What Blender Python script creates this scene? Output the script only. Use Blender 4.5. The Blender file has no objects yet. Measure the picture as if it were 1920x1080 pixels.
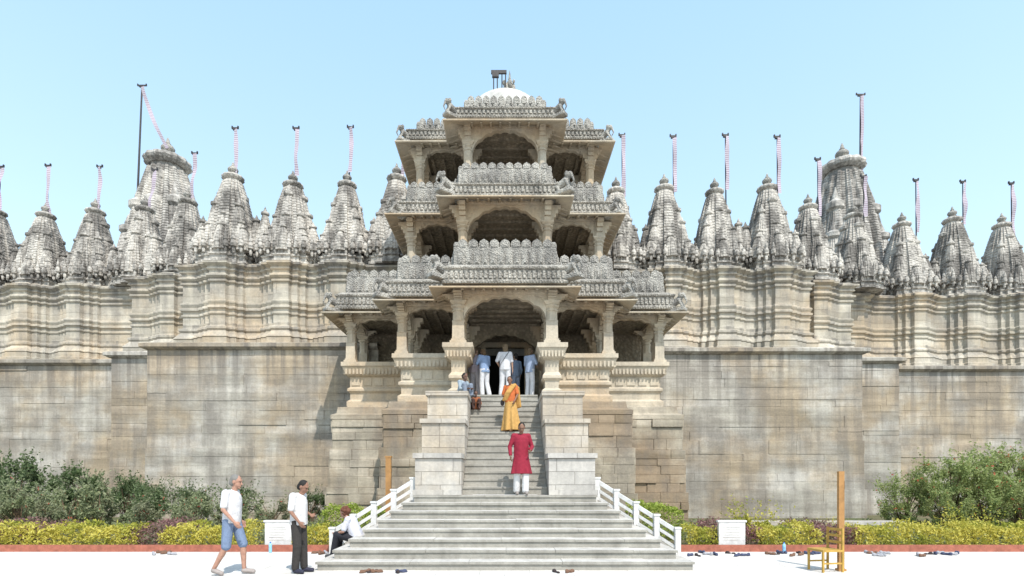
import bpy, math, random
import numpy as np
from mathutils import Vector, Matrix
R=random.Random(7)
scene=bpy.context.scene
COL=scene.collection
# ------------------------------------------------------------------ materials
def newmat(name):
    m=bpy.data.materials.new(name); m.use_nodes=True
    nt=m.node_tree; b=nt.nodes['Principled BSDF']
    return m,nt,b
def N(nt,t,**k):
    n=nt.nodes.new(t)
    for a,v in k.items(): setattr(n,a,v)
    return n
def ramp(nt,src,p0,p1,c0=(0,0,0,1),c1=(1,1,1,1)):
    r=N(nt,'ShaderNodeValToRGB'); e=r.color_ramp.elements
    e[0].position=p0; e[1].position=p1; e[0].color=c0; e[1].color=c1
    nt.links.new(src,r.inputs[0]); return r.outputs[0]
def mixc(nt,f,a,b,mode='MIX'):
    m=N(nt,'ShaderNodeMixRGB',blend_type=mode)
    for i,v in enumerate((f,a,b)):
        if isinstance(v,(int,float)): m.inputs[i].default_value=v
        elif isinstance(v,tuple): m.inputs[i].default_value=(v[0],v[1],v[2],1)
        else: nt.links.new(v,m.inputs[i])
    return m.outputs[0]
def mth(nt,op,a,b=None):
    m=N(nt,'ShaderNodeMath',operation=op)
    for i,v in enumerate((a,b)):
        if v is None: continue
        if isinstance(v,(int,float)): m.inputs[i].default_value=v
        else: nt.links.new(v,m.inputs[i])
    return m.outputs[0]
def noise(nt,vec,scale,detail=6,rough=.6):
    n=N(nt,'ShaderNodeTexNoise'); n.inputs['Scale'].default_value=scale
    n.inputs['Detail'].default_value=detail; n.inputs['Roughness'].default_value=rough
    nt.links.new(vec,n.inputs['Vector']); return n.outputs[0]
def mapping(nt,vec,sc,loc=(0,0,0)):
    m=N(nt,'ShaderNodeMapping'); m.inputs['Scale'].default_value=sc; m.inputs['Location'].default_value=loc
    nt.links.new(vec,m.inputs[0]); return m.outputs[0]
def stone(name,c1,c2,stain=(.08,.075,.07),s0=.46,s1=.6,samt=.8,brick=None,bump=.5,carve=0,rough=.9,warm=None,streak=.18,floor=False,island=None,drip=None,riser_shade=None,patch=1.1,carvedark=.5,band=None):
    m,nt,b=newmat(name); L=nt.links.new
    g=N(nt,'ShaderNodeNewGeometry'); P=g.outputs['Position']
    n1=noise(nt,P,.7,7); col=mixc(nt,ramp(nt,n1,.38,.62),c1,c2)
    if warm:
        n5=noise(nt,mapping(nt,P,(1,1,1),(13,5,2)),.3,5); col=mixc(nt,ramp(nt,n5,.44,.58),col,warm)
    if band:
        n7=noise(nt,mapping(nt,P,(.22,.22,2.1),(4,4,1)),1.0,6,.65); col=mixc(nt,1,col,ramp(nt,n7,.36,.62,(band,band,band*.97,1),(1.08,1.08,1.08,1)),'MULTIPLY')
    height=None
    sp=N(nt,'ShaderNodeSeparateXYZ'); L(P,sp.inputs[0])
    if island:
        col=mixc(nt,1.0,col,ramp(nt,g.outputs['Random Per Island'],0,1,(island[0],island[0],island[0]*.97,1),(island[1],island[1],island[1],1)),'MULTIPLY')
    if brick:
        cb=N(nt,'ShaderNodeCombineXYZ')
        if floor:
            L(sp.outputs[0],cb.inputs[0]); L(sp.outputs[1],cb.inputs[1])
        else:
            L(mth(nt,'ADD',sp.outputs[0],sp.outputs[1]),cb.inputs[0]); L(sp.outputs[2],cb.inputs[1])
        nz=mth(nt,'MULTIPLY',noise(nt,P,1.3,2),brick[3]); ma=N(nt,'ShaderNodeVectorMath',operation='MULTIPLY_ADD')
        L(cb.outputs[0],ma.inputs[0]); ma.inputs[1].default_value=(1,1,1)
        cz=N(nt,'ShaderNodeCombineXYZ'); L(nz,cz.inputs[0]); L(nz,cz.inputs[1]); L(cz.outputs[0],ma.inputs[2])
        br=N(nt,'ShaderNodeTexBrick'); L(ma.outputs[0],br.inputs['Vector'])
        br.inputs['Scale'].default_value=1; br.inputs['Brick Width'].default_value=brick[0]; br.inputs['Row Height'].default_value=brick[1]
        br.inputs['Mortar Size'].default_value=brick[2]; br.inputs['Mortar Smooth'].default_value=.4; br.inputs['Bias'].default_value=0
        br.inputs['Color1'].default_value=(.80,.79,.77,1); br.inputs['Color2'].default_value=(1.0,.99,.97,1); br.inputs['Mortar'].default_value=(.5,.48,.45,1)
        br.squash=1.35; br.squash_frequency=3; br.offset_frequency=2
        col=mixc(nt,.8,col,br.outputs[0],'MULTIPLY')
        height=mth(nt,'SUBTRACT',1,br.outputs[1])
    n2=noise(nt,mapping(nt,P,(2.2,2.2,streak)),1.0,8,.65); n3=noise(nt,mapping(nt,P,(1,1,1),(3,9,4)),patch,8,.7)
    hf=mth(nt,'MULTIPLY',mth(nt,'ADD',n2,n3),.5)
    fac=mth(nt,'MULTIPLY',ramp(nt,hf,s0,s1),samt)
    if drip:
        n6=noise(nt,mapping(nt,P,(2.6,2.6,.07),(7,1,3)),1.0,6,.6); dr=ramp(nt,n6,.43,.58)
        for zt,ln,am in drip:
            t=mth(nt,'DIVIDE',mth(nt,'SUBTRACT',sp.outputs[2],zt-ln),ln); up=ramp(nt,t,0,.95); cut=mth(nt,'LESS_THAN',sp.outputs[2],zt+.2)
            fac=mth(nt,'MAXIMUM',fac,mth(nt,'MULTIPLY',mth(nt,'MULTIPLY',mth(nt,'MULTIPLY',dr,up),cut),am))
    col=mixc(nt,fac,col,stain)
    if riser_shade:
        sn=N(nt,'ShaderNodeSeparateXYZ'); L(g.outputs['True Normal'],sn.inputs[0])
        fl=ramp(nt,mth(nt,'ABSOLUTE',sn.outputs[2]),.4,.6,(riser_shade,riser_shade,riser_shade*.96,1),(1,1,1,1)); col=mixc(nt,1,col,fl,'MULTIPLY')  # shade painted into the colour: upright faces darker than flat ones
    n4=noise(nt,P,14,6,.7); col=mixc(nt,.55,col,ramp(nt,n4,.25,.75,(.62,.62,.62,1),(1.15,1.15,1.15,1)),'MULTIPLY')
    b.inputs['Roughness'].default_value=rough
    b.inputs['Specular IOR Level'].default_value=.2
    bp=N(nt,'ShaderNodeBump'); bp.inputs['Strength'].default_value=bump; bp.inputs['Distance'].default_value=.03
    L(n4,bp.inputs['Height']); last=bp.outputs[0]
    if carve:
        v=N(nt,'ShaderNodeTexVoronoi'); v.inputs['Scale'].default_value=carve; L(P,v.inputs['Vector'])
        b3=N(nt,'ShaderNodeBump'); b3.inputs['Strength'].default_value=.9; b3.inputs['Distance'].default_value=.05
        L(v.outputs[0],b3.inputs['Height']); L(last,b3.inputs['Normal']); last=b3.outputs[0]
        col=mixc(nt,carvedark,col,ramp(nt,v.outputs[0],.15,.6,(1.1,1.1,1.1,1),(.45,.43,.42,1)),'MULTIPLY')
    L(col,b.inputs['Base Color'])
    if height:
        b2=N(nt,'ShaderNodeBump'); b2.inputs['Strength'].default_value=.8; b2.inputs['Distance'].default_value=.03
        L(height,b2.inputs['Height']); L(last,b2.inputs['Normal']); last=b2.outputs[0]
    L(last,b.inputs['Normal'])
    return m
def plain(name,c,rough=.8,var=.25,bump=.15,scale=9,metal=0):
    m,nt,b=newmat(name); L=nt.links.new
    t=N(nt,'ShaderNodeTexCoord'); n=noise(nt,t.outputs['Object'],scale,5)
    col=mixc(nt,ramp(nt,n,.3,.7),tuple(x*(1-var) for x in c),tuple(min(1,x*(1+var*.6)) for x in c))
    L(col,b.inputs['Base Color']); b.inputs['Roughness'].default_value=rough; b.inputs['Metallic'].default_value=metal
    b.inputs['Specular IOR Level'].default_value=.25
    bp=N(nt,'ShaderNodeBump'); bp.inputs['Strength'].default_value=bump*3; bp.inputs['Distance'].default_value=.02
    L(n,bp.inputs['Height']); L(bp.outputs[0],b.inputs['Normal'])
    return m
def leafmat(name,ca,cb,cc=None,trans=.38):
    m,nt,b=newmat(name); L=nt.links.new
    g=N(nt,'ShaderNodeNewGeometry'); P=g.outputs['Position']
    n=noise(nt,P,1.6,4)
    col=mixc(nt,g.outputs['Random Per Island'],ca,cb)
    if cc: col=mixc(nt,ramp(nt,n,.45,.62),col,cc)
    L(col,b.inputs['Base Color']); b.inputs['Roughness'].default_value=.6; b.inputs['Specular IOR Level'].default_value=.3
    tr=N(nt,'ShaderNodeBsdfTranslucent'); L(col,tr.inputs[0]); mx=N(nt,'ShaderNodeMixShader'); mx.inputs[0].default_value=trans
    L(b.outputs[0],mx.inputs[1]); L(tr.outputs[0],mx.inputs[2]); L(mx.outputs[0],nt.nodes['Material Output'].inputs[0])
    return m
M={}
M['plinth']=stone('plinth_masonry',(.58,.54,.475),(.43,.405,.365),warm=(.45,.365,.265),s0=.43,s1=.57,samt=.62,stain=(.165,.145,.125),bump=.6,island=(.92,1.04),drip=[(7.0,4.2,.85),(3.1,1.8,.4)],band=.66,streak=.12,patch=.6)
M['base']=stone('pavilion_base_masonry',(.56,.49,.39),(.43,.38,.30),warm=(.34,.26,.18),s0=.44,s1=.60,samt=.6,stain=(.17,.15,.13),bump=.6,island=(.78,1.08),band=.7)
M['upper']=stone('moulded_wall_stone',(.62,.57,.48),(.49,.45,.38),warm=(.54,.44,.32),s0=.45,s1=.59,samt=.62,stain=(.19,.175,.16),brick=(1.6,.62,.004,.03),bump=.5,drip=[(10.6,2.4,.9),(7.9,1.2,.7)],band=.78)
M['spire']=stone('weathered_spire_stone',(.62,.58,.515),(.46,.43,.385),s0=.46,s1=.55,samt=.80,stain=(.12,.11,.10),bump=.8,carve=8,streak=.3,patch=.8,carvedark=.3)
M['spire2']=stone('pale_weathered_spire_stone',(.60,.565,.505),(.46,.43,.39),s0=.465,s1=.56,samt=.80,stain=(.13,.12,.11),bump=.8,carve=5,streak=.14,patch=.4,carvedark=.3)
M['pav']=stone('cream_pavilion_stone',(.58,.505,.39),(.47,.41,.32),warm=(.48,.37,.25),s0=.46,s1=.62,samt=.52,stain=(.22,.20,.175),bump=.5,patch=1.6)
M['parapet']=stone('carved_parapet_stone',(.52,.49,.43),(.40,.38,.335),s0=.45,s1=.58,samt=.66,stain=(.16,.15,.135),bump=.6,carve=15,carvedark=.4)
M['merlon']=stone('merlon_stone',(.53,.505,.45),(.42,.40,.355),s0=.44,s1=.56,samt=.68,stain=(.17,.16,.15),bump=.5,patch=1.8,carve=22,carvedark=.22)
M['marble']=stone('pale_stair_marble',(.60,.57,.52),(.49,.465,.43),s0=.45,s1=.6,samt=.5,stain=(.22,.21,.2),brick=(.9,.31,.008,.03),bump=.4,warm=(.50,.43,.34))
M['step']=stone('stair_tread_marble',(.57,.54,.49),(.48,.455,.415),s0=.45,s1=.6,samt=.5,stain=(.26,.24,.215),bump=.35,riser_shade=.66,patch=2.5)  # risers carry painted shade so the treads stand out
M['dome']=stone('limewashed_dome',(.56,.54,.49),(.46,.445,.41),s0=.46,s1=.6,samt=.5,stain=(.28,.27,.25),bump=.3)
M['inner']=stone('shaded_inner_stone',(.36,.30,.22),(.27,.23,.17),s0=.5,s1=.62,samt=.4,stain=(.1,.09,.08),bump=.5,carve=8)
M['ground']=stone('sunlit_paving',(.72,.69,.66),(.64,.61,.57),s0=.5,s1=.66,samt=.35,stain=(.46,.43,.39),brick=(.9,.6,.004,.01),bump=.15,floor=True,streak=1)
M['soil']=stone('garden_soil',(.16,.13,.08),(.10,.12,.05),s0=.5,s1=.7,samt=.4,bump=.9)
M['kerb']=plain('red_painted_kerb',(.33,.115,.075),.7,.3)
M['white']=plain('white_painted_stone',(.60,.59,.57),.6,.18)
M['wood']=plain('varnished_wood',(.36,.19,.07),.5,.3,.2,5)
M['woody']=plain('yellow_varnished_wood',(.44,.27,.06),.45,.3,.2,5)
M['dark']=plain('dark_painted_metal',(.05,.045,.045),.5,.2)
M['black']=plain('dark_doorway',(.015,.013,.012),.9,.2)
M['bark']=plain('shrub_bark',(.12,.08,.05),.9,.3)
M['leafA']=leafmat('shrub_leaf_dark',(.065,.105,.04),(.13,.18,.07),(.16,.20,.10))
M['leafB']=leafmat('shrub_leaf_pale',(.19,.23,.12),(.33,.36,.19),(.24,.25,.15))
M['leafR']=leafmat('bougainvillea_leaf',(.23,.29,.09),(.37,.43,.17),(.28,.31,.12))
M['leafY']=leafmat('yellow_hedge_leaf',(.48,.42,.06),(.64,.57,.14),(.32,.34,.05))
M['leafG']=leafmat('green_clipped_leaf',(.24,.32,.05),(.38,.44,.09))
M['leafP']=leafmat('purple_bedding_leaf',(.24,.11,.11),(.34,.19,.18),(.18,.14,.10))
M['petal']=leafmat('red_petal',(.6,.03,.03),(.7,.12,.10))
# ------------------------------------------------------------------ mesh builder
class MB:
    def __init__(s): s.v=[]; s.f=[]
    def add(s,vs,fs):
        o=len(s.v); s.v+= [tuple(p) for p in vs]; s.f+=[tuple(i+o for i in f) for f in fs]
    def box(s,x0,x1,y0,y1,z0,z1):
        s.add([(x0,y0,z0),(x1,y0,z0),(x1,y1,z0),(x0,y1,z0),(x0,y0,z1),(x1,y0,z1),(x1,y1,z1),(x0,y1,z1)],
              [(0,3,2,1),(4,5,6,7),(0,1,5,4),(1,2,6,5),(2,3,7,6),(3,0,4,7)])
    def cbox(s,x,y,z0,z1,hx,hy=None):
        hy=hx if hy is None else hy; s.box(x-hx,x+hx,y-hy,y+hy,z0,z1)
    def loft(s,plan,rings,cx=0,cy=0,cap=True):
        n=len(plan); vs=[]; fs=[]
        for r,z in rings:
            for p in plan: vs.append((cx+p[0]*r,cy+p[1]*r,z))
        for j in range(len(rings)-1):
            for i in range(n):
                k=(i+1)%n; fs.append((j*n+i,j*n+k,(j+1)*n+k,(j+1)*n+i))
        if cap: fs.append(tuple(range(n))[::-1]); fs.append(tuple((len(rings)-1)*n+i for i in range(n)))
        s.add(vs,fs)
    def sweep(s,poly,prof):
        pts=[offv(poly,i) for i in range(len(poly))]; m=len(prof); vs=[]; fs=[]
        for (p,o) in zip(poly,pts):
            for off,z in prof: vs.append((p[0]+o[0]*off,p[1]+o[1]*off,z))
        for i in range(len(poly)-1):
            for j in range(m-1): fs.append((i*m+j,(i+1)*m+j,(i+1)*m+j+1,i*m+j+1))
        s.add(vs,fs)
    def prism(s,outline,fn,t0,t1):
        n=len(outline); vs=[fn(u,v,t0) for u,v in outline]+[fn(u,v,t1) for u,v in outline]
        fs=[tuple(range(n)),tuple(range(n,2*n))[::-1]]+[(i,i+n,(i+1)%n+n,(i+1)%n) for i in range(n)]
        s.add(vs,fs)
    def tube(s,pts,rad,n=6):
        pts=[Vector(p) for p in pts]; vs=[]; fs=[]
        for k,p in enumerate(pts):
            d=(pts[min(k+1,len(pts)-1)]-pts[max(k-1,0)]).normalized()
            a=d.cross(Vector((0,0,1)) if abs(d.z)<.9 else Vector((1,0,0))).normalized(); b=d.cross(a)
            r=rad[k] if isinstance(rad,(list,tuple)) else rad
            for i in range(n):
                t=2*math.pi*i/n; vs.append(p+a*math.cos(t)*r+b*math.sin(t)*r)
        for k in range(len(pts)-1):
            for i in range(n): j=(i+1)%n; fs.append((k*n+i,k*n+j,(k+1)*n+j,(k+1)*n+i))
        fs.append(tuple(range(n))); fs.append(tuple((len(pts)-1)*n+i for i in range(n)))
        s.add(vs,fs)
    def capsule(s,a,b,ra,rb,n=10):
        a=Vector(a); b=Vector(b); d=(b-a); L=d.length
        d=d.normalized() if L>1e-6 else Vector((0,0,1))
        x=d.cross(Vector((0,0,1)) if abs(d.z)<.9 else Vector((1,0,0))).normalized(); y=d.cross(x)
        rings=[]
        for t in (-80,-50,-20): rings.append((a+d*ra*math.sin(math.radians(t)),ra*math.cos(math.radians(t))))
        for t in (20,50,80): rings.append((b+d*rb*math.sin(math.radians(t)),rb*math.cos(math.radians(t))))
        vs=[];fs=[]
        for c,r in rings:
            for i in range(n): q=2*math.pi*i/n; vs.append(c+x*math.cos(q)*r+y*math.sin(q)*r)
        for k in range(5):
            for i in range(n): j=(i+1)%n; fs.append((k*n+i,k*n+j,(k+1)*n+j,(k+1)*n+i))
        fs.append(tuple(range(n))[::-1]); fs.append(tuple(5*n+i for i in range(n))); s.add(vs,fs)
    def ell(s,c,r,rot=None,n=14,m=9):
        c=Vector(c); vs=[];fs=[]
        for j in range(m+1):
            ph=math.pi*(j/m)*.98+math.pi*.01
            for i in range(n):
                q=2*math.pi*i/n; p=Vector((r[0]*math.sin(ph)*math.cos(q),r[1]*math.sin(ph)*math.sin(q),r[2]*math.cos(ph)))
                if rot: p=rot@p
                vs.append(c+p)
        for j in range(m):
            for i in range(n): k=(i+1)%n; fs.append((j*n+i,(j+1)*n+i,(j+1)*n+k,j*n+k))
        fs.append(tuple(range(n))); fs.append(tuple(m*n+i for i in range(n))[::-1]); s.add(vs,fs)
    def frus(s,a,b,ra,rb,n=28,fold=0,seed=0,steps=6):
        a=Vector(a);b=Vector(b);d=(b-a).normalized(); x=Vector((1,0,0)); x=(x-d*x.dot(d)).normalized(); y=d.cross(x); vs=[];fs=[]
        for k in range(steps+1):
            t=k/steps; c=a.lerp(b,t)
            for i in range(n):
                q=2*math.pi*i/n; w=1+fold*t*math.sin(q*7+seed)+fold*.5*t*math.sin(q*11+seed*2)
                vs.append(c+x*math.cos(q)*(ra[0]+(rb[0]-ra[0])*t)*w+y*math.sin(q)*(ra[1]+(rb[1]-ra[1])*t)*w)
        for k in range(steps):
            for i in range(n): j=(i+1)%n; fs.append((k*n+i,k*n+j,(k+1)*n+j,(k+1)*n+i))
        fs.append(tuple(range(n))[::-1]); fs.append(tuple(steps*n+i for i in range(n))); s.add(vs,fs)
    def mesh(s,name,mat,smooth=False):
        me=bpy.data.meshes.new(name); me.from_pydata(s.v,[],s.f); me.materials.append(mat)
        if smooth: me.polygons.foreach_set('use_smooth',[True]*len(me.polygons))
        me.update(); return me
    def obj(s,name,mat,parent=None,smooth=False,loc=None,label=None):
        return mkobj(name,s.mesh(name,mat,smooth),parent,loc,label)
def mkobj(name,data,parent=None,loc=None,label=None):
    o=bpy.data.objects.new(name,data); COL.objects.link(o)
    if parent: o.parent=parent
    if loc: o.location=loc
    if label: o['label']=label
    return o
def top(o,label,cat,group=None,kind=None):
    if label: o['label']=label
    if cat: o['category']=cat
    if group: o['group']=group
    if kind: o['kind']=kind
    return o
def empty(name,label,cat,loc=(0,0,0),group=None):
    e=mkobj(name,None,None,loc); e.empty_display_size=.3; return top(e,label,cat,group)
def offv(poly,i):
    def nrm(a,b):
        dx,dy=b[0]-a[0],b[1]-a[1]; l=math.hypot(dx,dy); return (dy/l,-dx/l)
    ns=[]
    if i>0: ns.append(nrm(poly[i-1],poly[i]))
    if i<len(poly)-1: ns.append(nrm(poly[i],poly[i+1]))
    if len(ns)==1: return ns[0]
    a,b=ns; k=1+a[0]*b[0]+a[1]*b[1]; k=max(k,.3)
    return ((a[0]+b[0])/k,(a[1]+b[1])/k)
def offset(poly,o): return [(p[0]+offv(poly,i)[0]*o,p[1]+offv(poly,i)[1]*o) for i,p in enumerate(poly)]
def plan(bays,back):
    L=[(-bays[0][0],back)]
    for k,(w,d) in enumerate(bays):
        if k: L.append((-w,bays[k-1][1]))
        L.append((-w,d))
    return L+[(-x,y) for x,y in L[::-1]]
MER=[(-.5,0),(-.5,.45),(-.47,.62),(-.38,.76),(-.26,.85),(-.1,.91),(0,1),(.1,.91),(.26,.85),(.38,.76),(.47,.62),(.5,.45),(.5,0)]
def along(poly,o,w,fn):
    q=offset(poly,o)
    for a,b in zip(q[:-1],q[1:]):
        L=math.hypot(b[0]-a[0],b[1]-a[1]); n=max(1,round(L/w)); ux,uy=(b[0]-a[0])/L,(b[1]-a[1])/L
        for k in range(n): fn(a,ux,uy,(k+.5)*L/n,L/n)
def merlons(mb,poly,o,z,w,h,t,relief=None):
    def fn(a,ux,uy,c,ww):
        def P(u,v,tt): return (a[0]+ux*(c+u)+uy*tt,a[1]+uy*(c+u)-ux*tt,z+v)
        mb.prism([(x*ww*.92,y*h) for x,y in MER],P,0,t)
        mb.prism([(x*ww*.6,y*h*.7+.04) for x,y in MER],P,t,t+.03)
    along(poly,o,w,fn)
    if relief:
        z0,hh=relief
        def f2(a,ux,uy,c,ww):
            def Q(u,v,tt): return (a[0]+ux*(c+u)+uy*tt,a[1]+uy*(c+u)-ux*tt,z0+v)
            mb.prism([(x*ww*.86,y*hh) for x,y in MER],Q,t+.01,t+.045)
            mb.prism([(x*ww*.55,y*hh*.74+.03) for x,y in MER],Q,t+.045,t+.07)
            mb.prism([(x*ww*.22,y*hh*.45+.06) for x,y in MER],Q,t+.07,t+.10)
        along(poly,o,w*.8,f2)
def dentils(mb,poly,o,z0,z1,w,t,frac=.55):
    def fn(a,ux,uy,c,ww):
        def P(u,v,tt): return (a[0]+ux*(c+u)+uy*tt,a[1]+uy*(c+u)-ux*tt,v)
        h=ww*frac/2
        mb.prism([(-h,z0),(h,z0),(h,z1),(-h,z1)],P,-.02,t)
    along(poly,o,w,fn)
def blocks(mb,poly,ofn,z0,z1,hr,wr,prot,gap=.007,e=.012):
    z=z0
    while z<z1-.05:
        h=min(R.uniform(*hr),z1-z)
        if z1-(z+h)<hr[0]*.6: h=z1-z
        q=offset(poly,ofn(z+h/2)); cp=R.uniform(0,prot)
        for a,b in zip(q[:-1],q[1:]):
            L=math.hypot(b[0]-a[0],b[1]-a[1]); ux,uy=(b[0]-a[0])/L,(b[1]-a[1])/L; u=0
            while u<L-.01:
                w=min(R.uniform(*wr),L-u)
                if L-(u+w)<wr[0]*.5: w=L-u
                p=cp*.7+R.uniform(0,prot)*(1.6 if R.random()<.15 else .8); g1=gap*R.uniform(.6,2)
                def P(s_,v,tt): return (a[0]+ux*s_+uy*tt,a[1]+uy*s_-ux*tt,v)
                x0,x1,v0,v1=u+g1*.5,u+w-g1*.5,z+g1*.5,z+h-g1*.5
                vs=[P(x0,v0,-.15),P(x1,v0,-.15),P(x1,v1,-.15),P(x0,v1,-.15),P(x0,v0,p-e),P(x1,v0,p-e),P(x1,v1,p-e),P(x0,v1,p-e),P(x0+e,v0+e,p),P(x1-e,v0+e,p+R.uniform(-.006,.006)),P(x1-e,v1-e,p),P(x0+e,v1-e,p+R.uniform(-.006,.006))]
                mb.add(vs,[(0,1,5,4),(1,2,6,5),(2,3,7,6),(3,0,4,7),(4,5,9,8),(5,6,10,9),(6,7,11,10),(7,4,8,11),(8,9,10,11)])
                u+=w
        z+=h
# ------------------------------------------------------------------ spires
oct1=[(1,.28),(.88,.28),(.88,.54),(.77,.54),(.77,.77),(.54,.77),(.54,.88),(.28,.88),(.28,1)]
PLAN=[]
for k in range(4):
    c,s_=[(1,0),(0,1),(-1,0),(0,-1)][k]
    PLAN+=[(x*c-y*s_,x*s_+y*c) for x,y in oct1]
RPL=[]
for i in range(96):
    a=2*math.pi*(i+.5)/96; c,s_=abs(math.cos(a)),abs(math.sin(a)); r=(c**2.7+s_**2.7)**(-1/2.7)*(1.0 if i%6<3 else .90); r*=(1.07 if max(c,s_)>.97 else 1)
    RPL.append((r*math.cos(a),r*math.sin(a)))
CIRC=[(math.cos(2*math.pi*i/14),math.sin(2*math.pi*i/14)) for i in range(14)]
def ribs(n,a): return [((1+a*(i%2))*math.cos(2*math.pi*i/n),(1+a*(i%2))*math.sin(2*math.pi*i/n)) for i in range(n)]
def body(mb,cx,cy,z,r0,h,bands,k=.6,e=1.9,gap=.965,pl=None):
    rg=[]
    f=lambda t:r0*(1-k*t**e)*(1+.05*math.sin(min(t*3,1)*math.pi))
    for i in range(bands):
        t0=i/bands; t1=(i+.74)/bands; t2=(i+1)/bands
        rg+=[(f(t0),z+h*t0),(f(t1),z+h*t1),(f(t1)*gap,z+h*t1+.001),(f(t2)*gap,z+h*t2)]
    mb.loft(pl or PLAN,rg,cx,cy)
def pot(mb,cx,cy,z,r,h):
    mb.loft(CIRC,[(r*.5,z),(r*.9,z+h*.08),(r*.5,z+h*.16),(r*.95,z+h*.26),(r,z+h*.38),(r*.8,z+h*.5),(r*.3,z+h*.58),(r*.45,z+h*.63),(r*.3,z+h*.7),(r*.22,z+h*.85),(r*.04,z+h)],cx,cy)
def mini(mb,cx,cy,z,r,h,b,gap=.95):
    mb.loft(PLAN,[(r*1.12,z-.12),(r*1.12,z-.04),(r*.98,z-.03),(r*.98,z)],cx,cy)
    body(mb,cx,cy,z,r,h,b,k=.64,e=1.9,gap=gap)
    mb.loft(CIRC,[(r*.3,z+h),(r*.5,z+h+.03*h),(r*.5,z+h*1.08),(r*.2,z+h*1.12),(r*.2,z+h*1.14),(r*.02,z+h*1.24)],cx,cy)
def spire_meshes(tag,r0,h,base,bands,mat,levels,kk,rt,ch,fr,fh,pl=None,gap=.965,jit=0,e=1.9):
    mb=MB()
    mb.loft(PLAN,[(r0*1.38,0),(r0*1.38,base*.15),(r0*1.26,base*.2),(r0*1.26,base*.4),(r0*1.34,base*.46),(r0*1.34,base*.55),(r0*1.2,base*.62),(r0*1.2,base*.85),(r0*1.28,base*.9),(r0*1.28,base),(r0*.9,base*1.02)])
    body(mb,0,0,base,r0,h,bands,k=kk,pl=pl,gap=gap,e=e)
    for dist,r,hh,zz,nb,diag in levels:
        for k in range(4):
            a=math.pi/2*k+(math.pi/4 if diag else 0); d=dist*(1.414 if diag else 1)
            mini(mb,math.cos(a)*d*r0,math.sin(a)*d*r0,base+zz*h,r*r0*(1+R.uniform(-jit,jit)),hh*h*(1+R.uniform(-jit,jit)),nb,gap-.01)
    for k in range(4):
        c,s_=[(1,0),(0,1),(-1,0),(0,-1)][k]
        for u in (-.95,-.62,-.3,0,.3,.62,.95):
            x=r0*1.22*c-u*r0*s_; y=r0*1.22*s_+u*r0*c; hv=R.uniform(.8,1.2)
            mb.ell((x,y,base*.72),(r0*.07,r0*.07,base*.2*hv),n=6,m=4); mb.ell((x,y,base*.95),(r0*.045,r0*.045,base*.07),n=6,m=4)
            if abs(u)>.2: mb.loft(CIRC,[(r0*.11,base*.95),(r0*.12,base*1.15),(r0*.07,base*1.35),(r0*.09,base*1.4),(r0*.01,base*1.7*hv)],x,y)
    body_me=mb.mesh(tag+'_body',mat)
    zt=base+h
    am=MB(); am.loft(CIRC,[(rt*.8,zt-.01),(rt*.8,zt+ch*.3)]); am.loft(ribs(28,.08),[(rt*.85,zt+ch*.22),(rt*1.02,zt+ch*.36),(rt*1.08,zt+ch*.5),(rt*1.02,zt+ch*.66),(rt*.85,zt+ch*.78)])
    am.loft(CIRC,[(rt*.8,zt+ch*.78),(rt*.62,zt+ch*.92),(rt*.4,zt+ch)])
    fi=MB(); pot(fi,0,0,zt+ch*.98,fr,fh)
    return body_me,am.mesh(tag+'_amalaka',mat),fi.mesh(tag+'_finial',M['merlon'],True)
lvs=[[(.66,.50,.46,0,12,False),(.44,.52,.72,.03,18,False),(.66,.36,.36,0,9,True),(.50,.42,.58,.02,13,True),(1.04,.30,.28,0,6,False),(.86,.28,.24,0,6,True)],
     [(.70,.46,.38,0,11,False),(.50,.50,.62,.03,16,False),(.64,.38,.44,0,10,True),(.46,.42,.66,.02,15,True),(1.04,.32,.24,0,6,False),(.88,.26,.20,0,6,True)],
     [(.66,.52,.54,0,13,False),(.44,.50,.76,.03,18,False),(.68,.34,.30,0,8,True),(.52,.42,.52,.02,12,True),(1.06,.28,.30,0,7,False),(.86,.27,.20,0,5,True)]]
SMS=[spire_meshes('small_spire',.90,3.05,.64,24,M['spire'],lv,.60,.37,.36,.2,.52,gap=.97,jit=.08,e=1.75) for lv in lvs]
BG=spire_meshes('great_spire',2.35,8.6,1.2,58,M['spire2'],[(.86,.36,.34,0,18,False),(.66,.42,.52,.02,28,False),(.46,.46,.68,.03,36,False),(.28,.48,.84,.04,42,False),(.72,.34,.34,0,16,True),(.56,.36,.50,.02,24,True),(.42,.40,.66,.03,32,True),(1.04,.24,.24,0,11,False),(.88,.24,.22,0,10,True)],.60,1.05,1.0,.36,1.0,pl=RPL,gap=.98,jit=.04,e=1.7)
temple=empty('temple','long weathered stone temple wall crowned with carved spires','temple')
def place_spire(meshes,x,y,z,sc,szc,name):
    o=mkobj(name,meshes[0],temple,(x,y,z)); o.scale=(sc,sc,sc*szc); o.rotation_euler=(0,0,R.choice((0,1,2,3))*math.pi/2)
    for n,me in zip(('amalaka','finial'),meshes[1:]): mkobj(n,me,o)
    return o
SPL=[(-11.8,23.6),(-9.2,23.6),(-6.85,23.6),(-4.7,23.6),(-14.75,25.3),(-17.2,26.0),(-19.8,26.3),(-22.2,26.3),(-24.6,26.3),(-27.0,26.3)]
SPR=[(4.95,24.3),(7.1,24.3),(9.35,24.3),(11.7,24.3),(14.25,25.6),(17.0,26.6),(20.05,27.5),(22.6,27.5),(25.1,27.5),(27.6,27.5)]
for i,(x,y) in enumerate(SPL+SPR):
    w_=1.07 if (abs(x)<13 and x<-8) else 1.0
    place_spire(SMS[(i*2+i//3)%3],x,y,10.6,w_+R.uniform(-.03,.04),(1/w_)*(1+R.uniform(-.02,.03)),'shrine_spire')
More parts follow.
